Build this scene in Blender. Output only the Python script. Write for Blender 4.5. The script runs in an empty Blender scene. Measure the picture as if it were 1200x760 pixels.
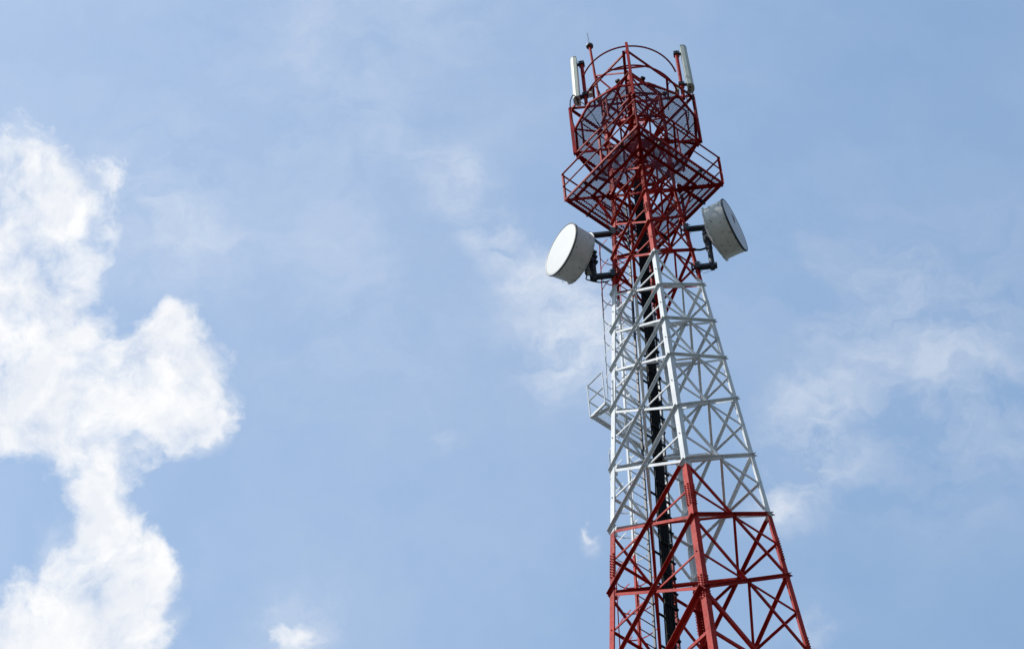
import bpy, bmesh, math, random
from mathutils import Vector, Matrix
random.seed(7)
C = bpy.context.scene.collection
R = math.radians
S2 = 2 ** .5

# ------------------------------------------------------------------ materials
def nodes(name):
    m = bpy.data.materials.new(name); m.use_nodes = True
    nt = m.node_tree; return m, nt, nt.nodes['Principled BSDF']
def nnode(nt, t, **kw):
    n = nt.nodes.new(t)
    for k, v in kw.items(): setattr(n, k, v)
    return n
def mixc(nt, fac, a, b):
    n = nnode(nt, 'ShaderNodeMix', data_type='RGBA')
    for i, v in ((0, fac), (6, a), (7, b)):
        if isinstance(v, (int, float, tuple)):
            n.inputs[i].default_value = v
        else: nt.links.new(v, n.inputs[i])
    return n.outputs[2]
def noise(nt, scale, detail=4, vec=None, rough=.55):
    n = nnode(nt, 'ShaderNodeTexNoise'); n.inputs['Scale'].default_value = scale
    n.inputs['Detail'].default_value = detail; n.inputs['Roughness'].default_value = rough
    if vec is not None: nt.links.new(vec, n.inputs['Vector'])
    return n.outputs[0]
def mrange(nt, v, a, b, c=0., d=1., smooth=False):
    n = nnode(nt, 'ShaderNodeMapRange'); n.interpolation_type = 'SMOOTHSTEP' if smooth else 'LINEAR'
    nt.links.new(v, n.inputs[0])
    for i, x in enumerate((a, b, c, d)): n.inputs[i + 1].default_value = x
    return n.outputs[0]
def math_(nt, op, a, b=None, c=None):
    n = nnode(nt, 'ShaderNodeMath', operation=op)
    for i, v in enumerate((a, b, c)):
        if v is None: continue
        if isinstance(v, (int, float)): n.inputs[i].default_value = v
        else: nt.links.new(v, n.inputs[i])
    return n.outputs[0]

RED = (.44, .024, .018, 1); RED2 = (.28, .012, .012, 1)
WHT = (.69, .73, .76, 1); WHT2 = (.56, .60, .63, 1)
HA, HB = 48.19, 56.12            # paint bands (height above the eye)
EYE = 1.6
def paint(name, banded):
    m, nt, b = nodes(name)
    geo = nnode(nt, 'ShaderNodeNewGeometry'); pos = geo.outputs['Position']
    n1 = noise(nt, 1.7, 5, pos); n2 = noise(nt, 22, 3, pos); n3 = noise(nt, 60, 2, pos)
    f = mrange(nt, n1, .35, .68)
    red = mixc(nt, f, RED, RED2) if banded else mixc(nt, f, (.34, .016, .015, 1), (.19, .008, .010, 1))     # unbanded red is darkened: the shade of the tower head put into its colour
    chalk = mrange(nt, n2, .62, .76, 0, .18)
    red = mixc(nt, chalk, red, (.52, .12, .09, 1))
    n5 = noise(nt, 5.5, 6, pos, .65)
    red = mixc(nt, mrange(nt, n5, .52, .66, 0, .45 if banded else .2), red, (.42, .075, .055, 1))
    red = mixc(nt, mrange(nt, n5, .46, .34, 0, .5), red, (.15, .010, .012, 1))
    col = red
    if banded:
        wht = mixc(nt, f, WHT, WHT2)
        wht = mixc(nt, mrange(nt, n2, .64, .76, 0, .45), wht, (.30, .30, .27, 1))
        sep = nnode(nt, 'ShaderNodeSeparateXYZ'); nt.links.new(pos, sep.inputs[0])
        z = math_(nt, 'ADD', sep.outputs[2], math_(nt, 'MULTIPLY', math_(nt, 'SUBTRACT', n2, .5), .10))
        # white between HA and HB, then bands of equal height further down
        w = math_(nt, 'MULTIPLY', math_(nt, 'GREATER_THAN', z, HA + EYE), math_(nt, 'LESS_THAN', z, HB + EYE))
        for lo, hi in ((32.0, 40.3), (16.0, 24.0), (-1., 8.0)):
            w = math_(nt, 'ADD', w, math_(nt, 'MULTIPLY', math_(nt, 'GREATER_THAN', z, lo), math_(nt, 'LESS_THAN', z, hi)))
        col = mixc(nt, w, red, wht)
    rust = mrange(nt, n3, .62, .74, 0, .7)
    col = mixc(nt, math_(nt, 'MULTIPLY', rust, mrange(nt, n1, .5, .7)), col, (.10, .045, .025, 1))
    nt.links.new(col, b.inputs['Base Color'])
    nt.links.new(mrange(nt, n2, .3, .8, .5, .7), b.inputs['Roughness']); b.inputs['Specular IOR Level'].default_value = .06
    bm_ = nnode(nt, 'ShaderNodeBump'); bm_.inputs['Strength'].default_value = .15; bm_.inputs['Distance'].default_value = .01
    nt.links.new(n2, bm_.inputs['Height']); nt.links.new(bm_.outputs[0], b.inputs['Normal'])
    return m
def plain(name, col, rough=.6, metal=0., var=.25, scale=9., spots=None):
    m, nt, b = nodes(name)
    tc = nnode(nt, 'ShaderNodeTexCoord'); o = tc.outputs['Object']
    n = noise(nt, scale, 5, o)
    dark = tuple(c * (1 - var) for c in col[:3]) + (1,)
    c = mixc(nt, mrange(nt, n, .35, .7), col, dark)
    if spots:
        v = nnode(nt, 'ShaderNodeTexVoronoi'); v.inputs['Scale'].default_value = spots[0]; nt.links.new(o, v.inputs['Vector'])
        c = mixc(nt, mrange(nt, v.outputs['Distance'], spots[1], spots[1] * 1.6, spots[2], 0), c, spots[3])
        n4 = noise(nt, 3.2, 6, o, .7)
        c = mixc(nt, mrange(nt, n4, .55, .75, 0, .5), c, spots[4])
    nt.links.new(c, b.inputs['Base Color']); b.inputs['Roughness'].default_value = rough; b.inputs['Specular IOR Level'].default_value = .3 if rough < .6 else .12; b.inputs['Metallic'].default_value = metal
    return m
M = dict(
    tower=paint('banded_paint', True), red=paint('red_paint_shaded', False),
    galv=plain('weathered_galvanised', (.035, .045, .06, 1), .55, .3, .35, 14),
    pale_steel=plain('pale_steel', (.30, .31, .31, 1), .5, .3, .3, 12),
    black=plain('cable_jacket', (.005, .0055, .007, 1), .65, 0, .3, 20),
    radome=plain('radome_fabric', (.52, .555, .57, 1), .55, 0, .06, 3, (9., .02, .25, (.4, .42, .42, 1), (.58, .60, .60, 1))),
    radome_worn=plain('radome_greyish', (.62, .66, .74, 1), .5, 0, .10, 2.5, (8., .03, .3, (.3, .32, .36, 1), (.42, .45, .50, 1))),
    shroud=plain('shroud_paint', (.60, .61, .62, 1), .5, 0, .18, 4, (7., .10, .45, (.20, .20, .19, 1), (.30, .29, .26, 1))),
    shroud_worn=plain('shroud_spotted', (.68, .71, .70, 1), .5, 0, .18, 3, (9., .15, .5, (.13, .13, .12, 1), (.30, .29, .25, 1))),
    rim=plain('dark_rim', (.10, .11, .12, 1), .5, .2, .3, 8),
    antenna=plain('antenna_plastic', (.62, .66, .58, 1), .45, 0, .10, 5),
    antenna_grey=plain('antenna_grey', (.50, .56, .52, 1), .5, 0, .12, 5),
    mesh=plain('galvanised_mesh', (.16, .105, .19, 1), .6, 0, .25, 6),
    decal=plain('decal_dark', (.05, .055, .09, 1), .5, 0, .1, 5), decal_red=plain('decal_red', (.28, .04, .05, 1), .5, 0, .1, 5),
    concrete=plain('concrete', (.22, .22, .21, 1), .9, 0, .25, 3),
)

# ------------------------------------------------------------------ tower frame of reference
TH = -0.0335192
AX = Vector((3.095115, 39.880074, EYE))
TM = Matrix.Translation(AX) @ Matrix.Rotation(TH, 4, 'Z')     # local: +x right leg, -y near leg; z = height above the eye
GZ = -EYE
H = [44.25, 46.463, 48.271, 50.115, 51.972, 53.336, 54.626, 55.942, 57.249, 58.553, 59.588]   # panel levels
HT = H + [60.62, 61.62, 62.58, 63.52]
def W(h): return max(.705, 1.5387 - .0747541 * (h - 48.271))
def P(x, y, z): return Vector((x, y, z))
CORN = {'N': Vector((0, -1, 0)), 'R': Vector((1, 0, 0)), 'B': Vector((0, 1, 0)), 'L': Vector((-1, 0, 0))}
FACES = [('L', 'N'), ('N', 'R'), ('R', 'B'), ('B', 'L')]
def corner(k, h, w=None): return CORN[k] * (W(h) if w is None else w) + Vector((0, 0, h))
def fnorm(a, b): return (CORN[a] + CORN[b]).normalized()

# ------------------------------------------------------------------ mesh helpers (tower-local coordinates)
def frame_for(d, hint):
    d = d.normalized(); u = hint - d * hint.dot(d)
    if u.length < 1e-4: u = Vector((1, 0, 0)) - d * d.x
    u.normalize(); return d, u, d.cross(u)
def extrude(bm, p0, p1, prof, hint):
    """prof: 2-D points along (u = hint direction, v = d x u)"""
    d, u, v = frame_for(p1 - p0, hint)
    a = [bm.verts.new(p0 + u * x + v * y) for x, y in prof]; b = [bm.verts.new(p1 + u * x + v * y) for x, y in prof]
    n = len(prof)
    fs = [bm.faces.new((a[i], a[(i + 1) % n], b[(i + 1) % n], b[i])) for i in range(n)]
    fs += [bm.faces.new(a[::-1]), bm.faces.new(b)]
    return fs
def bar(bm, p0, p1, wu, wv, hint=Vector((0, 0, 1))):
    return extrude(bm, p0, p1, [(-wu / 2, -wv / 2), (wu / 2, -wv / 2), (wu / 2, wv / 2), (-wu / 2, wv / 2)], hint)
def tube(bm, p0, p1, r, seg=8):
    return extrude(bm, p0, p1, [(r * math.cos(2 * math.pi * i / seg), r * math.sin(2 * math.pi * i / seg)) for i in range(seg)], Vector((.3, .2, 1)))
def angle(bm, p0, p1, a, n, flip=1, t=.007, out=0.):
    """L section: one flange flat in the face whose outward normal is n, the other standing towards -n (or +n when flip<0)"""
    s = -1 if flip > 0 else 1
    off = n * out
    prof = [(0, -a / 2), (0, a / 2), (s * a, a / 2), (s * a, a / 2 - t), (s * t, a / 2 - t), (s * t, -a / 2)]
    d = (p1 - p0)
    v = d.normalized().cross(n)
    if v.z < 0: prof = [(x, -y) for x, y in prof]     # standing flange along the upper edge
    return extrude(bm, p0 + off, p1 + off, prof, n)
def path_tube(bm, pts, r, seg=6, closed=False):
    rings = []; n = len(pts)
    prev = None
    for i, p in enumerate(pts):
        a = pts[i - 1] if (i or closed) else p; b = pts[(i + 1) % n] if (i < n - 1 or closed) else p
        d = (b - a).normalized()
        u = (prev - d * prev.dot(d)) if prev is not None else None
        if u is None or u.length < 1e-4:
            u = Vector((0, 0, 1)) - d * d.z
            if u.length < .05: u = Vector((1, 0, 0)) - d * d.x
        u.normalize(); prev = u; v = d.cross(u)
        rings.append([bm.verts.new(p + (u * math.cos(2 * math.pi * k / seg) + v * math.sin(2 * math.pi * k / seg)) * r) for k in range(seg)])
    m = n if closed else n - 1
    for i in range(m):
        A, B = rings[i], rings[(i + 1) % n]
        for k in range(seg): bm.faces.new((A[k], A[(k + 1) % seg], B[(k + 1) % seg], B[k]))
    if not closed: bm.faces.new(rings[0][::-1]); bm.faces.new(rings[-1])
def smooth_path(pts, k=6):
    out = []
    for i in range(len(pts) - 1):
        p0 = pts[max(i - 1, 0)]; p1 = pts[i]; p2 = pts[i + 1]; p3 = pts[min(i + 2, len(pts) - 1)]
        for j in range(k):
            t = j / k
            out.append(.5 * ((2 * p1) + (p2 - p0) * t + (2 * p0 - 5 * p1 + 4 * p2 - p3) * t * t + (3 * p1 - p0 - 3 * p2 + p3) * t ** 3))
    out.append(pts[-1]); return out
def bolt(bm, p, n, r=.014, l=.022):
    tube(bm, p, p + n * l, r, 6)

class Thing:
    def __init__(s, name, label, cat, base, group=None):
        s.base = Vector(base); s.o = bpy.data.objects.new(name, None); C.objects.link(s.o)
        s.o.empty_display_size = .2
        s.o.matrix_world = TM @ Matrix.Translation(s.base)
        s.o['label'] = label; s.o['category'] = cat
        if group: s.o['group'] = group
    def part(s, name, bm, mat, parent=None, label=None, smooth=False, kind=None):
        me = bpy.data.meshes.new(name)
        bmesh.ops.recalc_face_normals(bm, faces=bm.faces[:])
        bmesh.ops.translate(bm, verts=bm.verts[:], vec=-s.base)
        if smooth:
            for f in bm.faces: f.smooth = True
        bm.to_mesh(me); bm.free()
        for mm in (mat if isinstance(mat, list) else [mat]): me.materials.append(mm)
        o = bpy.data.objects.new(name, me); C.objects.link(o); o.parent = parent or s.o
        if label: o['label'] = label
        if kind: o['kind'] = kind
        return o
B = bmesh.new

# ------------------------------------------------------------------ the lattice tower
tw = Thing('lattice_tower', 'tall red and white lattice tower of steel angles tapering against the sky', 'tower', (0, 0, GZ))
def leg_size(h): return .125 if h < 48 else (.112 if h < 53 else (.10 if h < 58.2 else .088))
SPL = [HA - .62, HA - 2.45 - 1.2, 53.2, 58.3]
for k in 'LNRB':
    c = CORN[k]; inn = -c
    ks = list('NRBL'); i = ks.index(k)
    dA = (CORN[ks[(i + 1) % 4]] - c).normalized(); dB = (CORN[ks[(i - 1) % 4]] - c).normalized()   # along the two faces
    bm = B()
    hs = [GZ + .25, 12, 24, 36, 42, 48., 53., 58.2, 59.43, HT[-1] + .05]
    for a_, b_ in zip(hs[:-1], hs[1:]):
        mid = (a_ + b_) / 2; L_ = leg_size(mid) * (1.35 if mid < 40 else 1); t = .011
        p0, p1 = corner(k, a_), corner(k, b_)
        q = [p0, p0 + dA * L_, p0 + dA * L_ + dB * t, p0 + dA * t + dB * t, p0 + dB * L_ + dA * t, p0 + dB * L_]
        q2 = [v - p0 + p1 for v in q]
        va = [bm.verts.new(v) for v in q]; vb = [bm.verts.new(v) for v in q2]
        for n in range(6): bm.faces.new((va[n], va[(n + 1) % 6], vb[(n + 1) % 6], vb[n]))
        bm.faces.new(va[::-1]); bm.faces.new(vb)
    leg = tw.part('leg', bm, M['tower'])
    nA = (dA - dB).normalized()   # outward normal of the flange that runs along dA points away from dB side
    for hc in (HA - .98, 44.35, 57.9):
        bm = bp = B()
        L_ = leg_size(hc); n_rows = 9 if hc < 50 else 5
        for d_, o_ in ((dA, dB), (dB, dA)):
            n_ = -(o_ - d_ * o_.dot(d_)).normalized()
            p0 = corner(k, hc - .34 * n_rows / 9) + d_ * L_ * .54 + n_ * .0045; p1 = corner(k, hc + .34 * n_rows / 9) + d_ * L_ * .54 + n_ * .0045
            bar(bp, p0, p1, L_ * .80, .008, d_)
            for r in range(n_rows):
                f = (r + .5) / n_rows; p = p0.lerp(p1, f)
                for s in (-.27, .27): bolt(bm, p + d_ * L_ * s + n_ * .004, n_, .013, .026)
                bolt(bm, p0.lerp(p1, f) - n_ * .02, -n_, .013, .03)
        pl = tw.part('splice_plate', bp, M['tower'], leg)
    bm = B()
    bar(bm, Vector((c.x * W(GZ), c.y * W(GZ), GZ + .02)), Vector((c.x * W(GZ), c.y * W(GZ), GZ + .5)), 1.1, 1.1, Vector((1, 0, 0)))
    tw.part('footing', bm, M['concrete'])

def face_pt(a, b, h, f, w=None):        # f: 0 at corner a, 1 at corner b
    return corner(a, h, w).lerp(corner(b, h, w), f)
def panel(a, b, h0, h1, sink, s=1., plates=True):
    n = fnorm(a, b); t = .008
    d1 = .062 * s if h0 < 50 else (.052 * s if h0 < 56 else .044 * s)
    d2 = d1 * .72
    def ends(p, q, e): d = (q - p).normalized(); return p - d * e, q + d * e
    # main diagonal lies outside the legs, its twin inside
    p, q = ends(corner(a, h0), corner(b, h1), .022)
    bm = sink('diagonal_brace'); angle(bm, p, q, d1, n, -1, .006, .004); bolt(bm, p.lerp(q, .025) + n * .012, n, .012, .016); bolt(bm, p.lerp(q, .975) + n * .012, n, .012, .016)
    sink(None, bm)
    p, q = corner(b, h0), corner(a, h1)
    d = (q - p).normalized(); p = p + d * .03; q = q - d * .03
    bm = sink('diagonal_brace'); angle(bm, p, q, d1, n, 1, .006, -.014); sink(None, bm)
    hm = h0 + (h1 - h0) * W(h0) / (W(h0) + W(h1)) if W(h0) != W(h1) else (h0 + h1) / 2   # height of the crossing
    bm = sink('horizontal_brace'); angle(bm, face_pt(a, b, hm, .02), face_pt(a, b, hm, .98), d2, n, 1, .006, -.024)
    for f in (.025, .975): bolt(bm, face_pt(a, b, hm, f) - n * .015, n, .013, .04)
    bolt(bm, face_pt(a, b, hm, .5) - n * .03, n, .015, .07)
    bar(bm, face_pt(a, b, hm - d1 * .9, .5) - n * .0175, face_pt(a, b, hm + d1 * .9, .5) - n * .0175, d1 * 1.9, .005, (CORN[b] - CORN[a]))
    sink(None, bm)
    return hm
def sink_parts(name, bm=None):
    if name: sink_parts.n = name; return B()
    tw.part(sink_parts.n, bm, M['tower'])
mids = {}
for i in range(len(HT) - 1):
    h0, h1 = HT[i], HT[i + 1]
    for a, b in FACES: mids[i] = panel(a, b, h0, h1, sink_parts)
    hm = mids[i]
    for (a, b), (c2, d2) in zip(FACES, FACES[1:] + FACES[:1]):
        bm = B(); p = face_pt(a, b, hm, .5) - fnorm(a, b) * .03; q = face_pt(c2, d2, hm, .5) - fnorm(c2, d2) * .03
        s_ = .05 if i < 6 else .04
        angle(bm, p, q, s_, Vector((0, 0, -1)), 1, .006, .0)
        tw.part('plan_brace', bm, M['tower'])
    # bent gusset plate inside each leg where the diagonals meet it
    if i:
        for k in 'LNRB':
            c = CORN[k]; ks = 'NRBL'; ii = ks.index(k); dA = (CORN[ks[(ii + 1) % 4]] - c).normalized(); dB = (CORN[ks[(ii - 1) % 4]] - c).normalized()
            g = .155 if i < 6 else .12; t = .006; o_ = .012; bm = B(); rows = []
            for dz, gg in ((-g * .75, g * .62), (-g * .3, g), (g * .3, g), (g * .75, g * .62)):
                p = corner(k, h0 + dz) + (dA + dB) * o_
                rows.append([bm.verts.new(v) for v in (p, p + dA * gg, p + dA * gg + dB * t, p + (dA + dB) * t, p + dB * gg + dA * t, p + dB * gg)])
            for ra, rb in zip(rows[:-1], rows[1:]):
                for n_ in range(6): bm.faces.new((ra[n_], ra[(n_ + 1) % 6], rb[(n_ + 1) % 6], rb[n_]))
            bm.faces.new(rows[0][::-1]); bm.faces.new(rows[-1])
            tw.part('gusset_plate', bm, M['tower'])
# horizontals at the very top of the body
for a, b in FACES:
    for h in (HT[-1], 59.588):
        bm = B(); angle(bm, face_pt(a, b, h, 0), face_pt(a, b, h, 1), .055, fnorm(a, b), 1, .006, -.013); tw.part('horizontal_brace', bm, M['tower'])
# below the picture: the same lattice down to the footings
low = B(); h1 = H[0]
def sink_low(name, bm=None): return low
while h1 > GZ + 1.2:
    dh = min(1.18 * W(h1) * 1.12, 6.); h0 = h1 - dh
    if h0 < GZ + 3: h0 = GZ + .6
    for a, b in FACES:
        n = fnorm(a, b)
        angle(low, corner(a, h0), corner(b, h1), .10, n, -1, .008, .004); angle(low, corner(b, h0), corner(a, h1), .10, n, 1, .008, -.014)
        hm = h0 + (h1 - h0) * W(h0) / (W(h0) + W(h1)); angle(low, face_pt(a, b, hm, 0), face_pt(a, b, hm, 1), .08, n, 1, .008, -.026)
    h1 = h0
tw.part('lower_lattice', low, M['tower'], kind='stuff')

# ------------------------------------------------------------------ back-left face: caged ladder, cable rack, feeder cables
NF = Vector((-1, 1, 0)).normalized(); TF = Vector((1, 1, 0)).normalized()
def bl(n, t, h): return NF * (W(h) / S2 + n) + TF * t + Vector((0, 0, h))     # n out of the face, t along it (left leg < 0)
def blpath(n, t, h0, h1):
    hs = [h0] + [x for x in (10, 20, 30, 40, 50, 59.43) if h0 < x < h1] + [h1]
    return [bl(n, t, h) for h in hs]
ld = Thing('caged_ladder', 'climbing ladder with hooped safety cage up the far left face of the tower', 'ladder', bl(.2, -.45, GZ))
LT0, LT1, LN = -.39, .01, .12
for t in (LT0, LT1):
    bm = B(); pts = blpath(LN, t, GZ + .3, 60.3)
    for p, q in zip(pts[:-1], pts[1:]): bar(bm, p, q, .05, .038 if t < -.2 else .03, NF)
    ld.part('stringer', bm, M['tower' if t < -.2 else 'galv'])
h = 42.6; rung = None
while h < 60.2:
    bm = B(); tube(bm, bl(LN, LT0 + .007, h), bl(LN, LT1 - .007, h), .011, 6); ld.part('rung', bm, M['tower']); h += .30
bm = B(); h = GZ + .6
while h < 42.5: tube(bm, bl(LN, LT0 + .007, h), bl(LN, LT1 - .007, h), .011, 6); h += .30
ld.part('lower_rungs', bm, M['tower'], kind='stuff')
def hoop_pts(h, k=14):
    out = []; up_ = h > 52.3
    for i in range(k + 1):
        a = math.pi * i / k; tc = (LT0 + LT1) / 2; r = .34
        rr = .20 + (r - .20) * math.sin(a) ** .5 if False else r
        out.append(bl(LN + .02 + (.50 if up_ else .62) * max(0., math.sin(a)) ** .8, tc - (.06 if up_ else 0.) - .35 * math.cos(a), h))
    return out
hh = 43.0; hoops = []
while hh < 58.6:
    if not 51.9 < hh < 53.35:
        bm = B(); pts = hoop_pts(hh)
        for p, q in zip(pts[:-1], pts[1:]): bar(bm, p, q, .032, .006, Vector((0, 0, 1)))
        ld.part('cage_hoop', bm, M['tower'])
    hh += .72
for i in (5, 11):
    for seg in ((43.0, 51.9), (53.4, 58.6)):
        bm = B(); pa = hoop_pts(seg[0])[i]; pb = hoop_pts(seg[1])[i]
        bar(bm, pa, pb, .026, .006, TF if i in (5, 9) else NF); ld.part('cage_strap', bm, M['tower'])
for hb in (44.6, 47.1, 49.1, 51., 52.9, 54., 55.3, 56.6, 57.9, 59.1):
    bm = B()
    for t in (LT0, LT1): bar(bm, bl(-.03, t + .02, hb), bl(LN, t + .02, hb), .04, .008)
    ld.part('stand_off', bm, M['tower'])

cr = Thing('cable_rack', 'narrow rack with cross bars carrying the black feeders up inside the tower', 'cable rack', bl(-.2, .0, GZ))
RN = -.17
for t, mt in ((-.15, 'tower'), (.34, 'tower')):
    bm = B(); pts = blpath(RN, t, GZ + .3, 60.)
    for p, q in zip(pts[:-1], pts[1:]): bar(bm, p, q, .045, .045, NF)
    cr.part('rail', bm, M[mt])
h = 43.; i = 0
while h < 60:
    bm = B(); angle(bm, bl(RN - .03, -.19, h), bl(RN - .03, .38, h), .035, NF, 1, .005); cr.part('cross_bar', bm, M['galv']); h += .86; i += 1

fc = Thing('feeder_cables', 'thick black bundle of antenna feeder cables running up inside the tower', 'cables', bl(-.25, .05, GZ))
rnd = random.Random(3)
for j in range(16):
    t = -.05 + .030 * (j % 8); n = RN - .075 - .032 * (j // 8)
    hs = [GZ + .2, 15, 30]; x = 40.
    while x < 59.6: hs.append(x); x += .43
    top = 59.8 + rnd.random() * .8
    pts = [bl(n + rnd.uniform(-.008, .008), t + rnd.uniform(-.007, .007), h) for h in hs]
    pts.append(bl(n, t, top))
    bm = B(); path_tube(bm, pts, .0155, 6); fc.part('cable', bm, M['black'], smooth=True)
# separate lone feeder with its hangers
for t, n, r in ((.30, RN - .06, .013), (.225, RN - .06, .010)):
    bm = B(); x = 40.; pts = [bl(n, t, GZ + .2)]
    while x < 60: pts.append(bl(n + rnd.uniform(-.01, .01), t + rnd.uniform(-.012, .012), x)); x += .43
    path_tube(bm, pts, r, 6); fc.part('cable', bm, M['black'], smooth=True)
h = 43.3
while h < 59.5:
    bm = B(); p = bl(RN - .14, .09, h)
    bar(bm, bl(RN - .136, -.075, h), bl(RN - .136, .18, h), .035, .012, Vector((0, 0, 1)))
    fc.part('cable_clamp', bm, M['black'])
    bm = B(); bar(bm, bl(RN - .055, .20, h + .1), bl(RN - .055, .33, h + .1), .05, .06, Vector((0, 0, 1)))
    tube(bm, bl(RN - .055, .26, h + .06), bl(RN - .055, .26, h + .19), .03, 6); fc.part('cable_clamp', bm, M['black'])
    h += .86

# ------------------------------------------------------------------ gratings
def clip(poly, p, d):
    """interval of line p + s d inside convex ccw polygon"""
    s0, s1 = -1e9, 1e9; n = len(poly)
    for i in range(n):
        a = poly[i]; b = poly[(i + 1) % n]; nx, ny = b[1] - a[1], -(b[0] - a[0])     # outward
        den = nx * d[0] + ny * d[1]; num = nx * (a[0] - p[0]) + ny * (a[1] - p[1])
        if abs(den) < 1e-9:
            if num < 0: return None
            continue
        s = num / den
        if den > 0: s1 = min(s1, s)
        else: s0 = max(s0, s)
    return (s0, s1) if s1 > s0 else None
def grating(bm, outer, inner, z, ang, pitch, w, th):
    d = (math.cos(ang), math.sin(ang)); n = (-d[1], d[0]); k = int(3 / pitch)
    for i in range(-k, k + 1):
        p = (n[0] * i * pitch, n[1] * i * pitch); o = clip(outer, p, d)
        if not o: continue
        iv = clip(inner, p, d) if inner else None
        segs = [o] if not iv else [(o[0], min(iv[0], o[1])), (max(iv[1], o[0]), o[1])]
        for a, b in segs:
            if b - a > .02:
                bar(bm, Vector((p[0] + d[0] * a, p[1] + d[1] * a, z)), Vector((p[0] + d[0] * b, p[1] + d[1] * b, z)), w, th, Vector((n[0], n[1], 0)))
def sqpoly(r): return [(0, -r), (r, 0), (0, r), (-r, 0)]

# ---- lower square work platform
ZP = 59.675; RP = 1.747
wp = Thing('work_platform', 'square red work platform with mesh floor and handrails, below the round one', 'platform', (0, 0, ZP))
bm = B(); 
grating(bm, sqpoly(RP - .03), sqpoly(.80), ZP + .045, R(20), .028, .0084, .004)
grating(bm, sqpoly(RP - .03), sqpoly(.80), ZP + .051, R(70), .028, .0084, .004)
wp.part('mesh_floor', bm, M['mesh'])
for a, b in FACES:
    n = fnorm(a, b)
    bm = B(); angle(bm, CORN[a] * RP + P(0, 0, ZP), CORN[b] * RP + P(0, 0, ZP), .060, n, 1, .007); wp.part('floor_edge', bm, M['red'])
    for off in (.42, .80):                   # joists parallel to the edge, joined to the legs
        r = .74 + off * (RP - .74) * 1.0; bm = B()
        e = (CORN[b] - CORN[a]).normalized()
        p = CORN[a] * r + P(0, 0, ZP - .002); q = CORN[b] * r + P(0, 0, ZP - .002)
        angle(bm, p, q, .05, Vector((0, 0, -1)), -1, .006, .0 - .004 * off); wp.part('joist', bm, M['red'])
    for z, s_ in ((1.0, .020), (.52, .016)):
        bm = B(); tube(bm, CORN[a] * (RP + .0) + P(0, 0, ZP + z), CORN[b] * (RP + .0) + P(0, 0, ZP + z), s_, 8)
        wp.part('handrail', bm, M['red'])
    for f in (0., .5):
        bm = B(); p = (CORN[a] * RP).lerp(CORN[b] * RP, f)
        angle(bm, p + P(0, 0, ZP - .04), p + P(0, 0, ZP + 1.03), .045, n, 1, .006, -.012)
        wp.part('rail_post', bm, M['red'])
    # main bearers from the legs out to the edge, and raking struts below
    for f, g in ((.5 - .60 / (RP * S2), .5 - .60 / (RP * S2)), (.5 + .60 / (RP * S2), 0)):
        pe = (CORN[a] * RP).lerp(CORN[b] * RP, f)
        pi = pe - n * (RP / S2 - .44)
        bm = B(); angle(bm, pi + P(0, 0, ZP - .008), pe + P(0, 0, ZP - .008), .065, Vector((0, 0, -1)), -1, .008); wp.part('bearer', bm, M['red'])
for k in 'LNRB':
    bm = B(); c = CORN[k]
    angle(bm, c * .72 + P(0, 0, ZP - .015), c * (RP - .02) + P(0, 0, ZP - .015), .07, Vector((0, 0, -1)), -1, .008); wp.part('bearer', bm, M['red'])
    bm = B(); angle(bm, c * .76 + P(0, 0, ZP - 1.05), c * (RP * .62) + P(0, 0, ZP - .03), .055, Vector((c.y, -c.x, 0)), 1, .007); wp.part('raking_strut', bm, M['red'])
for sx, sy in ((-1, -1), (1, -1), (1, 1), (-1, 1)):
    d = Vector((sx, sy, 0)).normalized(); e = Vector((-d.y, d.x, 0))
    for s in (-1, 1):
        bm = B(); bar(bm, d * (RP / S2 - .1) + e * s * .60 + P(0, 0, ZP + .0), d * (RP / S2 - .02) + e * s * .60 + P(0, 0, ZP - .09), .10, .03)
        wp.part('clip', bm, M['galv'])

# ---- upper round platform (twelve sides)
ZO = 61.92; RO = 1.41
poly12 = [(RO * math.cos(R(15 + 30 * k)), RO * math.sin(R(15 + 30 * k))) for k in range(12)]
rp = Thing('round_platform', 'round red antenna platform with mesh floor near the tower top', 'platform', (0, 0, ZO))
bm = B(); pin = [(x * .98, y * .98) for x, y in poly12]
grating(bm, pin, sqpoly(.76), ZO + .045, R(25), .028, .0084, .004); grating(bm, pin, sqpoly(.76), ZO + .051, R(65), .028, .0084, .004)
rp.part('mesh_floor', bm, M['mesh'])
V12 = [Vector((x, y, 0)) for x, y in poly12]
for k in range(12):
    a, b = V12[k], V12[(k + 1) % 12]; n = (a + b).normalized()
    bm = B(); angle(bm, a + P(0, 0, ZO), b + P(0, 0, ZO), .06, n, 1, .007)
    bar(bm, a * .97 + P(0, 0, ZO - .05), a * 1.01 + P(0, 0, ZO - .05), .09, .07)
    rp.part('floor_edge', bm, M['red'])
    if k % 2 == 0:
        q = a.normalized(); r_in = .62
        bm = B(); angle(bm, q * r_in + P(0, 0, ZO - .004), a + P(0, 0, ZO - .004), .045, Vector((0, 0, -1)), -1, .006); rp.part('joist', bm, M['red'])
for k in 'LNRB':
    c = CORN[k]; bm = B(); angle(bm, c * .74 + P(0, 0, ZO - .8), c * 1.2 + P(0, 0, ZO - .02), .05, Vector((c.y, -c.x, 0)), 1, .006); rp.part('raking_strut', bm, M['red'])
for rr, z in ((.98, -.01), (.80, -.012)):
    bm = B()
    for k in range(12):
        angle(bm, V12[k] * rr + P(0, 0, ZO + z), V12[(k + 1) % 12] * rr + P(0, 0, ZO + z), .03, Vector((0, 0, -1)), -1, .005)
        if rr > .9: pass
    bm.free()
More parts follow.
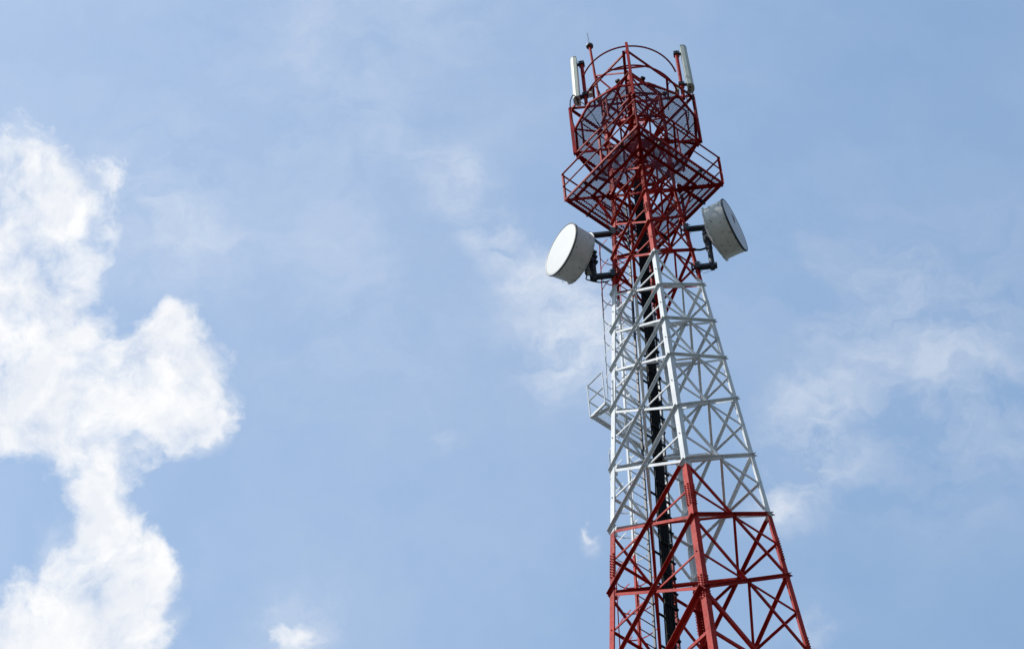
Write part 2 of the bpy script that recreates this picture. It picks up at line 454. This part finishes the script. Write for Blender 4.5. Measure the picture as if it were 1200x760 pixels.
# rails of the top platform: square, with dark cable clamps
for a, b in FACES:
    for z, r_, s_ in ((62.72, 1.20, .018),):
        bm = B(); tube(bm, CORN[a] * r_ + P(0, 0, z), CORN[b] * r_ + P(0, 0, z), s_, 8); rp.part('handrail', bm, M['red'])
    for f in (0., .5):
        bm = B(); p = (CORN[a] * 1.20).lerp(CORN[b] * 1.20, f); angle(bm, p + P(0, 0, ZO), p + P(0, 0, 62.74), .035, fnorm(a, b), 1, .005, -.01); rp.part('rail_post', bm, M['red'])

# ---- top frame for the antennas
tf = Thing('antenna_frame', 'red square outrigger frame with corner posts around the tower top', 'frame', (0, 0, 61.455))
ZT, ZB, RT = 63.30, 61.455, 1.432
for k in 'LNRB':
    c = CORN[k]; bm = B(); side = Vector((c.y, -c.x, 0))
    top = ZT + (.32 if k == 'N' else .03)
    angle(bm, c * RT + P(0, 0, ZB - .03), c * RT + P(0, 0, top), .08 if k != 'N' else .055, (c + side * .3).normalized(), 1, .008); tf.part('corner_post', bm, M['red'])
for z in (ZT, ZB):
    for a, b in FACES:
        if z == ZB and (a, b) in (('L', 'N'), ('N', 'R')) : w_ = .045
        else: w_ = .055
        bm = B(); angle(bm, CORN[a] * RT + P(0, 0, z), CORN[b] * RT + P(0, 0, z), w_, fnorm(a, b), 1, .007, -.01); tf.part('side_rail', bm, M['red'])
    bm = B(); angle(bm, P(-RT, -.05, z - .004), P(RT, -.05, z - .004), .065, Vector((0, -1, 0)), 1, .007); tf.part('cross_beam', bm, M['red'])
    bm = B(); angle(bm, P(-.05, -RT, z - .07), P(-.05, RT, z - .07), .065, Vector((1, 0, 0)), 1, .007); tf.part('cross_beam', bm, M['red'])
    for x in (-.86, .86):
        bm = B(); angle(bm, P(x, -(RT - abs(x)) + .02, z - .05), P(x, 0 if z == ZT else (RT - abs(x)) - .02, z - .05), .05, Vector((1 if x > 0 else -1, 0, 0)), 1, .006); tf.part('strut', bm, M['red'])
bm = B(); angle(bm, P(-.46, -RT + .46, ZT - .03), P(.46, -RT + .46, ZT - .03), .05, Vector((0, -1, 0)), 1, .006); tf.part('strut', bm, M['red'])
# curved tie pipes between the antenna poles (they pass just inside the near post)
def arc(z, r, a0, a1, cy, k=28): return [P(r * math.sin(R(a0 + (a1 - a0) * i / k)), cy - r * math.cos(R(a0 + (a1 - a0) * i / k)), z) for i in range(k + 1)]
for z, r, cy, a0, a1 in ((63.95, 1.12, .0, -69, 74), (63.18, 1.08, .0, -66, 76)):
    bm = B(); path_tube(bm, arc(z, r, a0, a1, cy), .020, 8); tf.part('curved_tie', bm, M['red'], smooth=True)
for s in (-1, 1):
    bm = B()
    for k_ in range(3):
        p = P(0, -1.20, 62.72).lerp(P(s * 1.20, 0, 62.72), .2 + .19 * k_) + P(0, 0, .07)
        bar(bm, p, p + P(s * .08, .05, .02), .06, .08)
    tf.part('cable_clip', bm, M['black'])

# ------------------------------------------------------------------ small rest platform on the ladder face
ZR = 52.2
rs = Thing('rest_platform', 'small white rest platform with handrail jutting from the far left face', 'platform', bl(.3, -.6, ZR))
f0 = W(ZR) / S2
def rpnt(n, t, z): return NF * n + TF * t + Vector((0, 0, z))
n0, n1, t0, t1 = f0 + .02, 1.36, -1.02, .38
bm = B(); c4 = [rpnt(n0, t0, 0), rpnt(n0, t1, 0), rpnt(n1, t1, 0), rpnt(n1, t0, 0)]
pol = [(p.x, p.y) for p in c4]
area = sum(pol[i][0] * pol[(i + 1) % 4][1] - pol[(i + 1) % 4][0] * pol[i][1] for i in range(4))
if area < 0: pol = pol[::-1]
cen = rpnt((n0 + n1) / 2, (t0 + t1) / 2, 0)
polc = [(x - cen.x, y - cen.y) for x, y in pol]
grating(bm, polc, None, ZR + .03, R(45), .045, .006, .004); grating(bm, polc, None, ZR + .036, R(-45), .045, .006, .004)
bmesh.ops.translate(bm, verts=bm.verts[:], vec=P(cen.x, cen.y, 0))
rs.part('mesh_floor', bm, M['tower'])
cs = [(n0, t0), (n1, t0), (n1, t1), (n0, t1)]
for (na, ta), (nb, tb) in zip(cs, cs[1:] + cs[:1]):
    bm = B(); pa, pb = rpnt(na, ta, ZR), rpnt(nb, tb, ZR); nn = ((pa + pb) / 2 - cen); nn.z = 0; nn.normalize()
    angle(bm, pa, pb, .07, nn, 1, .006); rs.part('floor_edge', bm, M['tower'])
for (na, ta), (nb, tb) in zip(cs[:3], cs[1:4]):
    for z in (1., .5):
        bm = B(); tube(bm, rpnt(na, ta, ZR + z), rpnt(nb, tb, ZR + z), .015, 6); rs.part('handrail', bm, M['tower'])
for (na, ta) in cs:
    bm = B(); tube(bm, rpnt(na, ta, ZR - .02), rpnt(na, ta, ZR + 1.01), .016, 6); rs.part('rail_post', bm, M['tower'])
bm = B(); angle(bm, rpnt(n1, t0, ZR - .04), corner('L', ZR - .04), .05, Vector((0, 0, -1)), -1, .006); rs.part('bracket', bm, M['tower'])
bm = B(); angle(bm, rpnt(n1, t1, ZR - .04), rpnt(n0 - .1, t1, ZR - .9), .05, TF, 1, .006); rs.part('bracket', bm, M['tower'])

# ------------------------------------------------------------------ microwave dishes
def dish(label, cx, cy, cz, nrm, mast, side, worn, group, RD=.605, DEP=.46):
    th = Thing('microwave_dish', label, 'dish antenna', (mast.x, mast.y, mast.z), group)
    n = Vector(nrm).normalized(); c = Vector((cx, cy, cz))
    d, u, v = frame_for(n, Vector((0, 0, 1)))
    def lathe(bm, prof, seg=64):
        rings = []
        for x, r in prof:
            if r < 1e-5: rings.append([bm.verts.new(c + n * x)])
            else: rings.append([bm.verts.new(c + n * x + (u * math.cos(2 * math.pi * k / seg) + v * math.sin(2 * math.pi * k / seg)) * r) for k in range(seg)])
        for A, Bq in zip(rings[:-1], rings[1:]):
            for k in range(seg):
                k2 = (k + 1) % seg
                if len(A) == 1: bm.faces.new((A[0], Bq[k], Bq[k2]))
                elif len(Bq) == 1: bm.faces.new((A[k], A[k2], Bq[0]))
                else: bm.faces.new((A[k], A[k2], Bq[k2], Bq[k]))
    bm = B(); lathe(bm, [(.012, 0), (.012, RD * .5), (.008, RD * .93), (.002, RD * .972), (-.006, RD * .972), (-.006, 0)])
    rad = th.part('radome', bm, M['radome_worn' if worn else 'radome'], smooth=False)
    bm = B(); lathe(bm, [(-.004, RD * .97), (.006, RD * .972), (.010, RD * 1.0), (.004, RD * 1.022), (-.03, RD * 1.022), (-.032, RD * .998)]); th.part('rim', bm, M['galv' if worn else 'rim'], smooth=False)
    bm = B(); tap = RD * (.985 if worn else .94)
    lathe(bm, [(-.030, RD * .997), (-DEP * .5, RD * .992 - (RD - tap) * .4), (-DEP, tap), (-DEP, tap + .028), (-DEP - .018, tap + .028), (-DEP - .018, tap - .01), (-DEP + .1, tap - .015), (-.04, RD * .975)])
    sh = th.part('shroud', bm, M['shroud_worn' if worn else 'shroud'], smooth=False)
    bm = B()   # row of rim bolts and a couple of seam straps
    for k in range(24):
        a = 2 * math.pi * (k + .5) / 24; q = u * math.cos(a) + v * math.sin(a); bolt(bm, c + n * (-DEP - .018 + .009) + q * (tap + .026), q, .010, .012)
    for k in range(10):
        a = 2 * math.pi * (k + .3) / 10; q = u * math.cos(a) + v * math.sin(a); bolt(bm, c - n * (.09 + .26 * (k % 2)) + q * (RD * .985), q, .011, .016)
    th.part('bolts', bm, M['rim'], sh)
    bm = B(); lathe(bm, [(-DEP - .012, tap - .005), (-DEP - .06, tap * .8), (-DEP - .12, tap * .45), (-DEP - .15, .10), (-DEP - .15, 0)])
    th.part('reflector', bm, M['shroud_worn' if worn else 'shroud'], smooth=True)
    # feed hub and azimuth bracket to the mast
    bm = B(); hub = c - n * (DEP + .15)
    tube(bm, hub, hub - n * .10, .11, 16)
    tube(bm, hub - n * .04 - P(0, 0, .02), hub - n * .04 - P(0, 0, .42), .075, 12)
    bar(bm, hub - n * .06 + P(0, 0, .12), hub - n * .06 - P(0, 0, .22), .20, .10, u.cross(n))
    th.part('feed_hub', bm, M['pale_steel'])
    bm = B(); mp = Vector((mast.x, mast.y, hub.z))
    bar(bm, hub - n * .08, mp, .13, .12); bar(bm, hub - n * .08 - P(0, 0, .17), mp - P(0, 0, .17), .05, .12)
    for z in (.02, -.17, .19): bar(bm, mp + P(0, 0, z - .035), mp + P(0, 0, z + .035), .16, .16, n)
    for z in (.02, -.17): tube(bm, mp + P(0, 0, z) - n.cross(P(0, 0, 1)) * .13, mp + P(0, 0, z) + n.cross(P(0, 0, 1)) * .13, .014, 6)
    th.part('swivel_bracket', bm, M['galv'])
    return th, c, n, u, v
def mount(th, k, x, z0, z1, s, brace=True):
    zt, zb = z1, z0; sx = 1 if s > 0 else -1
    bm = B(); tube(bm, P(x, 0, zb - .10), P(x, 0, zt + .06), .057, 14); th.part('mast_pipe', bm, M['galv'], smooth=False)
    for z in (zt, zb):
        bm = B(); xl = sx * (W(z) - .02)
        bar(bm, P(xl, 0, z), P(x + sx * .10, 0, z), .085 if z == zb else .07, .11, Vector((0, 0, 1)))
        bar(bm, P(xl + sx * .0, 0, z - .11), P(xl + sx * .0, 0, z + .11), .10, .17, Vector((1, 0, 0)))
        bar(bm, P(xl - sx * .12, 0, z - .08), P(xl - sx * .12, 0, z + .08), .03, .17, Vector((1, 0, 0)))
        for yy in (-.07, .07):
            for zz in (-.06, .06): tube(bm, P(xl - sx * .15, yy, z + zz), P(xl + sx * .09, yy, z + zz), .008, 6)
        tube(bm, P(x, -.10, z), P(x, .10, z), .014, 6)
        th.part('support_arm', bm, M['galv'])
    if brace:
        bm = B(); bar(bm, P(x, 0, zt - .03), P(sx * (W(zt - .75) - .02), 0, zt - .75), .045, .045); th.part('stay_bar', bm, M['galv'])
mL = P(-1.285, 0, 57.4)
dl, c, n, u, v = dish('white drum-shaped dish with bright face turned left, on the left leg', -1.93, -.31, 57.36, (-.8025, -.596, 0), mL, -1, False, 'drum dishes on the tower')
mount(dl, 'L', -1.285, 56.66, 58.20, -1)
bm = B(); hub = c - n * .6
path_tube(bm, smooth_path([hub - P(0, 0, .44), hub - P(0, 0, .58), P(-1.45, 0, 56.60), P(-1.2, .02, 56.48), P(-1.0, .03, 56.5)]), .014, 6); dl.part('waveguide', bm, M['black'], smooth=True)
mR = P(1.205, 0, 57.35)
dr_, c, n, u, v = dish('grey spotted drum-shaped dish facing right, on the right leg', 1.80, -.20, 57.75, (.9255, -.377, .038), mR, 1, True, 'drum dishes on the tower')
mount(dr_, 'R', 1.205, 56.62, 58.06, 1, False)
bm = B(); hub = c - n * .6
path_tube(bm, smooth_path([hub - P(0, 0, .30), hub - P(.12, 0, .40), P(.98, .0, 57.25), P(.84, .02, 57.35)]), .022, 6); dr_.part('waveguide', bm, M['black'], smooth=True)
bm = B(); bar(bm, P(1.24, .02, 56.5), P(.98, .03, 56.42), .006, .006); dr_.part('guy_wire', bm, M['pale_steel'])
# maker's mark on the right-hand radome: a small dark emblem with a red foot
sidev = n.cross(P(0, 0, 1)).normalized(); upv = sidev.cross(n).normalized()
rad = [o for o in dr_.o.children if o.name.startswith('radome')][0]
bm = B(); q = c + n * .016 + upv * .22 + sidev * .02
extrude(bm, q - n * .0015, q + n * .0015, [(.09, -.075), (.09, .075), (-.04, .05), (-.09, .02), (-.09, -.05)], upv); dr_.part('emblem', bm, M['decal'], rad)
bm = B(); q = c + n * .016 + upv * .10 + sidev * .01; bar(bm, q - n * .0015, q + n * .0015, .045, .07, upv); dr_.part('emblem', bm, M['decal_red'], rad)

# ------------------------------------------------------------------ panel antennas
def panel_antenna(label, px, py, z0, z1, fx, fy, pz0, pz1, mat, cable):
    th = Thing('panel_antenna', label, 'panel antenna', (px, py, z0), 'panel antennas at the tower top')
    n = Vector((fx, fy, 0)).normalized(); s = Vector((-n.y, n.x, 0))
    bm = B(); tube(bm, P(px, py, z0), P(px, py, z1), .042, 12); th.part('mounting_pole', bm, M['red'])
    c = P(px, py, 0) + n * .185
    bm = B(); w, dpt = .135, .085
    prof = [(-dpt, -w), (-dpt, w), (-.01, w), (.035, w * .8), (.06, w * .45), (.066, 0), (.06, -w * .45), (.035, -w * .8), (-.01, -w)]
    tilt = n * .03
    extrude(bm, c + P(0, 0, pz0) + tilt, c + P(0, 0, pz1) - tilt * 0, prof, n)
    hs = th.part('housing', bm, M[mat])
    bm = B()
    for e in (pz0, pz1):
        q = c + P(0, 0, e) + (tilt if e == pz0 else P(0, 0, 0)); sg = -1 if e == pz0 else 1
        bm = B(); extrude(bm, q, q + P(0, 0, .018 * sg), [(a * 1.06, b * 1.04) for a, b in prof], n)
        th.part('end_cap', bm, M['antenna_grey'], hs)
    bm = B()
    for z in (pz0 + .16, pz1 - .16):
        bar(bm, P(px, py, z) - n * .07, c - n * .06 + P(0, 0, z), .06, .05); bar(bm, P(px, py, z - .05), P(px, py, z + .05), .13, .13, n)
        tube(bm, P(px, py, z) - s * .10, P(px, py, z) + s * .10, .01, 6)
    th.part('bracket', bm, M['galv'])
    bm = B()
    for i, off in enumerate((-.05, .05)): tube(bm, c + s * off + P(0, 0, pz0 - .07), c + s * off + P(0, 0, pz0), .014, 8)
    th.part('connector', bm, M['black'])
    for j, pts in enumerate(cable):
        bm = B(); path_tube(bm, smooth_path([Vector(p) for p in pts]), .011 if j else .013, 6); th.part('jumper_cable', bm, M['black'], smooth=True)
    bm = B(); q = P(px, py, z0 + .42) - n * .12; bar(bm, q - P(0, 0, .11), q + P(0, 0, .11), .10, .12, n); th.part('amplifier_box', bm, M['antenna_grey'])
    return th
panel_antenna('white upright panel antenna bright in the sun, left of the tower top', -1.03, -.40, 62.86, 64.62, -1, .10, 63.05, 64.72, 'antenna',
    [[(-1.2, -.37, 62.99), (-1.29, -.60, 62.95), (-1.38, -.62, 62.7), (-1.40, -.52, 62.5), (-1.38, -.37, 62.2), (-1.28, -.27, 61.8), (-1.0, -.15, 61.5)],
     [(-1.2, -.46, 62.99), (-1.15, -.5, 62.8), (-1.05, -.5, 62.6), (-.9, -.4, 62.3), (-.75, -.2, 62.0)],
     [(-.91, -.41, 63.25), (-.85, -.42, 63.5), (-.74, -.4, 63.45), (-.68, -.35, 63.1), (-.7, -.2, 62.6)]])
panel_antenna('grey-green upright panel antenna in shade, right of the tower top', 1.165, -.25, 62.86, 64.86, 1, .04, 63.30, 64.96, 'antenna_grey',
    [[(1.33, -.20, 63.24), (1.38, -.3, 63.0), (1.36, -.23, 62.7), (1.40, -.13, 62.5), (1.34, -.05, 62.2), (1.11, -.02, 61.8)],
     [(1.33, -.30, 63.24), (1.25, -.3, 63.0), (1.22, -.25, 62.6), (1.2, -.1, 62.2), (1.0, 0, 61.9)],
     [(1.05, -.26, 63.25), (1.0, -.3, 63.5), (.88, -.3, 63.5), (.82, -.25, 63.1), (.8, -.1, 62.7)]])

# ------------------------------------------------------------------ lightning rod on the left leg
lr = Thing('lightning_rod', 'thin red pole with a dark disc and spike above the left leg', 'lightning rod', (-.715, 0, 63.4))
bm = B(); top = P(-.785, 0, 65.95); tube(bm, P(-.715, 0, 63.4), top, .030, 10); lr.part('pole', bm, M['red'])
bm = B(); tube(bm, top, top + P(0, 0, .045), .085, 16); tube(bm, top + P(0, 0, .045), top + P(0, 0, .09), .05, 12); lr.part('disc', bm, M['rim'])
bm = B(); tube(bm, top + P(0, 0, .09), top + P(-.02, 0, .62), .008, 6); lr.part('spike', bm, M['galv'])
for q in (P(0, -.70, 63.5), P(.0, .0, 63.3)):
    bm = B(); bar(bm, P(-.745, 0, 64.65), q if q.y else P(-.15, -.1, 63.3), .035, .02, Vector((0, 0, 1))); lr.part('brace', bm, M['red'])

# ------------------------------------------------------------------ ground
def gmat():
    m, nt, b = nodes('ground_grass')
    geo = nnode(nt, 'ShaderNodeNewGeometry'); p = geo.outputs['Position']
    c = mixc(nt, mrange(nt, noise(nt, .08, 8, p), .4, .62), (.035, .042, .03, 1), (.065, .062, .055, 1))
    c = mixc(nt, mrange(nt, noise(nt, 3, 6, p), .45, .65, 0, .6), c, (.05, .055, .04, 1))
    nt.links.new(c, b.inputs['Base Color']); b.inputs['Roughness'].default_value = .95; return m
bm = B()
N_ = 48; rad_ = [0, 30, 120, 600, 4000]
ctr = bm.verts.new((0, 0, 0)); prev = None
for r_ in rad_[1:]:
    ring = [bm.verts.new((r_ * math.cos(2 * math.pi * k / N_), r_ * math.sin(2 * math.pi * k / N_), 0)) for k in range(N_)]
    for k in range(N_):
        if prev is None: bm.faces.new((ctr, ring[k], ring[(k + 1) % N_]))
        else: bm.faces.new((prev[k], ring[k], ring[(k + 1) % N_], prev[(k + 1) % N_]))
    prev = ring
me = bpy.data.meshes.new('ground'); bm.to_mesh(me); bm.free(); me.materials.append(gmat())
g = bpy.data.objects.new('ground', me); g.location = (AX.x, AX.y, 0); C.objects.link(g); g['kind'] = 'structure'
bm = B(); bmesh.ops.create_cube(bm, size=1); bmesh.ops.scale(bm, vec=(13, 13, .12), verts=bm.verts[:])
bmesh.ops.bevel(bm, geom=bm.edges[:], offset=.02, segments=2, affect='EDGES')
me = bpy.data.meshes.new('concrete_pad'); bm.to_mesh(me); bm.free(); me.materials.append(M['concrete'])
g = bpy.data.objects.new('concrete_pad', me); g.location = (AX.x, AX.y, .03); g.rotation_euler = (0, 0, TH + R(45)); C.objects.link(g); g['kind'] = 'structure'

# ------------------------------------------------------------------ light
EL = R(50); sd = Vector((-.975, -.22, 0)).normalized() * math.cos(EL) + Vector((0, 0, math.sin(EL)))
sun = bpy.data.lights.new('sun', 'SUN'); sun.energy = 3.9; sun.angle = R(.53); sun.color = (1, .955, .89)
so = bpy.data.objects.new('sun', sun); so.rotation_euler = sd.to_track_quat('Z', 'Y').to_euler(); C.objects.link(so)

wd = bpy.data.worlds.new('World'); bpy.context.scene.world = wd; wd.use_nodes = True
nt = wd.node_tree; bg = nt.nodes['Background']
sky = nnode(nt, 'ShaderNodeTexSky'); sky.sky_type = 'NISHITA'; sky.sun_disc = False
sky.sun_elevation = EL; sky.sun_rotation = math.atan2(sd.x, sd.y); sky.altitude = 50
sky.air_density = 1.85; sky.dust_density = 0.6; sky.ozone_density = 2.0
tc = nnode(nt, 'ShaderNodeTexCoord'); D0 = tc.outputs['Generated']
def vmath(op, a, b=None, s=None):
    n = nnode(nt, 'ShaderNodeVectorMath', operation=op)
    for i, v in enumerate((a, b)):
        if v is None: continue
        if isinstance(v, (tuple, Vector)): n.inputs[i].default_value = tuple(v)
        else: nt.links.new(v, n.inputs[i])
    if s is not None: n.inputs['Scale'].default_value = s
    return n
def ncol(scale, detail, vec, rough=.55):
    n = nnode(nt, 'ShaderNodeTexNoise'); n.inputs['Scale'].default_value = scale; n.inputs['Detail'].default_value = detail; n.inputs['Roughness'].default_value = rough
    nt.links.new(vec, n.inputs['Vector']); return n
w1 = vmath('SCALE', vmath('SUBTRACT', ncol(28, 3, D0).outputs['Color'], (.5, .5, .5)).outputs[0], s=.026)
w2 = vmath('SCALE', vmath('SUBTRACT', ncol(95, 4, D0, .6).outputs['Color'], (.5, .5, .5)).outputs[0], s=.012)
DW = vmath('ADD', vmath('ADD', D0, w1.outputs[0]).outputs[0], w2.outputs[0]).outputs[0]
BLOBS = [[-0.1385,0.5224,0.8414,0.0117],[-0.1446,0.5324,0.8341,0.0182],[-0.1275,0.5402,0.8318,0.0156],[-0.1147,0.5397,0.834,0.0078],[-0.144,0.5518,0.8214,0.0207],[-0.1266,0.5564,0.8212,0.013],[-0.1133,0.5518,0.8263,0.0065],[-0.1387,0.5759,0.8057,0.0246],[-0.1543,0.5798,0.8,0.0259],[-0.1477,0.564,0.8125,0.0156],[-0.1247,0.5631,0.817,0.0057],[-0.1207,0.5615,0.8186,0.0047],[-0.1058,0.5803,0.8075,0.0156],[-0.1142,0.5876,0.801,0.0194],[-0.0983,0.5959,0.797,0.0156],[-0.095,0.6025,0.7925,0.0117],[-0.1274,0.5921,0.7958,0.0233],[-0.1454,0.5936,0.7915,0.0207],[-0.104,0.5753,0.8113,0.0083],[-0.1045,0.6075,0.7875,0.0078],[-0.1241,0.611,0.7819,0.0117],[-0.1284,0.6164,0.7769,0.0091],[-0.128,0.6265,0.7688,0.0156],[-0.1341,0.6375,0.7587,0.0207],[-0.1215,0.6393,0.7593,0.0156],[-0.1158,0.6322,0.7661,0.0078],[-0.1448,0.6437,0.7515,0.0233],[-0.1199,0.6493,0.7511,0.0117],[-0.1601,0.6451,0.7472,0.0156],[-0.15,0.6162,0.7732,0.0052],[-0.143,0.5174,0.8437,0.0057]]
THIN = [[0.0155,0.587,0.8094,0.0182],[0.0042,0.5694,0.8221,0.0104],[-0.0053,0.5602,0.8284,0.0078],[-0.0121,0.5489,0.8358,0.0104],[0.0254,0.5917,0.8058,0.013],[0.0876,0.6151,0.7836,0.0156],[0.0826,0.6262,0.7753,0.0143],[0.073,0.6321,0.7714,0.0104],[0.1324,0.5975,0.7909,0.0389],[-0.022,0.6116,0.7908,0.0052],[0.1316,0.6057,0.7847,0.0389],[0.1035,0.5832,0.8057,0.0363],[-0.0374,0.514,0.857,0.0389],[0.0206,0.6405,0.7677,0.0036],[-0.0729,0.655,0.7521,0.013],[0.0862,0.6635,0.7432,0.0052],[-0.0457,0.5741,0.8175,0.0389],[-0.1002,0.5491,0.8297,0.0233]]
THINW = [1.1, .8, .65, .5, .9, .6, .7, .8, .25, .35, .28, .2, .30, 1., .6, .7, .2, .5]
def field(blobs, vec, wts=None, spread=1.45):
    acc = None
    for i, (x, y, z, r) in enumerate(blobs):
        d = vmath('DISTANCE', vec, (x, y, z)).outputs['Value']
        m = mrange(nt, d, r * spread, 0, 0, (wts[i] if wts else 1.), True)
        acc = m if acc is None else math_(nt, 'ADD', acc, m)
    return acc
BW = [.22,.68,.66,.75,.45,.4,.45,.75,.8,.4,.2,.2,.7,.6,.8,.7,.7,.6,.6,.4,.6,.4,.8,.9,1,.7,1,1,.7,.35,.2]
EXTRA = [[-0.1203,0.5711,0.812,0.0117,-0.6],[-0.1079,0.5621,0.82,0.0117,-0.5],[-0.1408,0.5587,0.8173,0.013,-0.3],[-0.1463,0.6178,0.7726,0.0156,-0.12],[-0.1207,0.5486,0.8273,0.0117,-0.25],[-0.0797,0.6042,0.7928,0.0091,-0.6],[-0.1027,0.6299,0.7699,0.0104,-0.6],[-0.1398,0.5102,0.8486,0.0104,-0.35],[-0.1002,0.5491,0.8297,0.0104,-0.3],[-0.1029,0.6178,0.7796,0.0091,-0.3],[0.0207,0.6389,0.769,0.0036,0.85],[-0.0717,0.6561,0.7513,0.0099,0.55],[-0.0792,0.6534,0.7529,0.0057,0.25],[-0.1296,0.5356,0.8345,0.0156,-0.15],[0.0862,0.6635,0.7432,0.0047,0.3],[0.0905,0.6238,0.7763,0.0052,0.2],[0.0809,0.6302,0.7722,0.0057,0.22],[0.0976,0.6172,0.7807,0.0041,0.2]]
EXTRA += [[-0.1324,0.5123,0.8485,0.0143,-0.6],[-0.1112,0.5304,0.8404,0.0104,-0.4],[-0.1196,0.5764,0.8083,0.0057,-0.5],[-0.143,0.5423,0.8279,0.0065,-0.2],[-0.1316,0.5557,0.8209,0.0091,-0.3],[-0.1517,0.6069,0.7802,0.0104,-0.3]]
fb = math_(nt, 'MINIMUM', math_(nt, 'ADD', field(BLOBS, DW, BW, 1.62), field([e[:4] for e in EXTRA], DW, [e[4] for e in EXTRA], 1.5)), 1.0)
fine = ncol(60, 9, vmath('ADD', D0, w1.outputs[0]).outputs[0], .62).outputs[0]
dens = math_(nt, 'ADD', fb, math_(nt, 'MULTIPLY', math_(nt, 'MULTIPLY', math_(nt, 'SUBTRACT', fine, .5), 2.2), mrange(nt, fb, 0., .12, 0., 1.)))
cum = mrange(nt, dens, .04, 1.22, 0, 1, True)
soft = math_(nt, 'MULTIPLY', mrange(nt, fb, .0, 1., .0, .55), mrange(nt, ncol(22, 8, DW, .6).outputs[0], .3, .6, .25, 1.))
cum = math_(nt, 'MAXIMUM', cum, soft)
# thin veils
fv = math_(nt, 'MINIMUM', field(THIN, DW, THINW, 1.7), 1.)
sc = nnode(nt, 'ShaderNodeMapping'); sc.inputs['Rotation'].default_value = (0, R(35), R(20)); sc.inputs['Scale'].default_value = (1, 2.3, 1); nt.links.new(DW, sc.inputs[0])
vn = ncol(34, 10, sc.outputs[0], .6).outputs[0]
veil = math_(nt, 'MULTIPLY', mrange(nt, vn, .38, .70, .08, 1.15, False), fv)
base_veil = mrange(nt, ncol(9, 6, sc.outputs[0], .55).outputs[0], .3, .75, -.03, .09)
hz_ = mrange(nt, vmath('DISTANCE', D0, (-.16, .50, .85)).outputs['Value'], .34, .0, 0., .19)     # thin high haze, thicker on the cloud side
base_veil = math_(nt, 'MAXIMUM', math_(nt, 'ADD', base_veil, hz_), 0.)
# unseen clouds added elsewhere in the sky to hold down the ambient light
sz = nnode(nt, 'ShaderNodeSeparateXYZ'); nt.links.new(D0, sz.inputs[0])
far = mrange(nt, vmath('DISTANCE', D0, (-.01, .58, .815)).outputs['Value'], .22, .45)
dim_clouds = math_(nt, 'MULTIPLY', mrange(nt, ncol(3.5, 9, D0, .6).outputs[0], .46, .62, 0, .9, True), far)
tot = math_(nt, 'MAXIMUM', cum, math_(nt, 'ADD', math_(nt, 'MULTIPLY', veil, .55), base_veil))
tot = math_(nt, 'MINIMUM', tot, 1.)
SKYK = 0.15
cloud = mixc(nt, mrange(nt, ncol(45, 7, DW, .6).outputs[0], .40, .62), (4.75, 4.9, 5.2, 1), (5.6, 5.6, 5.6, 1))
col = mixc(nt, dim_clouds, sky.outputs[0], (1.9, 2.05, 2.3, 1))          # added out of view, kept grey to cut the skylight
col = mixc(nt, tot, col, cloud)
horizon_dim = mrange(nt, sz.outputs[2], .50, .12, 0., .92, True)          # unseen grey band added along the horizon to dim the ambient light
col = mixc(nt, horizon_dim, col, (.9, 1.05, 1.3, 1))
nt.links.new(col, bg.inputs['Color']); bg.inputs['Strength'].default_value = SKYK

# ------------------------------------------------------------------ camera
cam = bpy.data.cameras.new('camera'); co = bpy.data.objects.new('camera', cam); C.objects.link(co)
rt = Vector((0.9970030945, 0.0626823691, -0.0453403805)); up = Vector((0.0773616798, -0.8078226347, 0.5843267591)); fw = Vector((0, 0.5860831950, 0.8102508800))
mat = Matrix((rt, up, -fw)).transposed().to_4x4(); mat.translation = Vector((0, 0, EYE)); co.matrix_world = mat
cam.sensor_width = 36; cam.lens = 36 * 3856.1 / 1200; cam.clip_end = 20000; cam.clip_start = .1
sc_ = bpy.context.scene; sc_.camera = co
vs = sc_.view_settings; vs.view_transform = 'Standard'; vs.look = 'None'; vs.exposure = .28; vs.gamma = 1; vs.use_curve_mapping = False
sc_.render.resolution_x = 1024; sc_.render.resolution_y = 648
sc_.cycles.max_bounces = 6
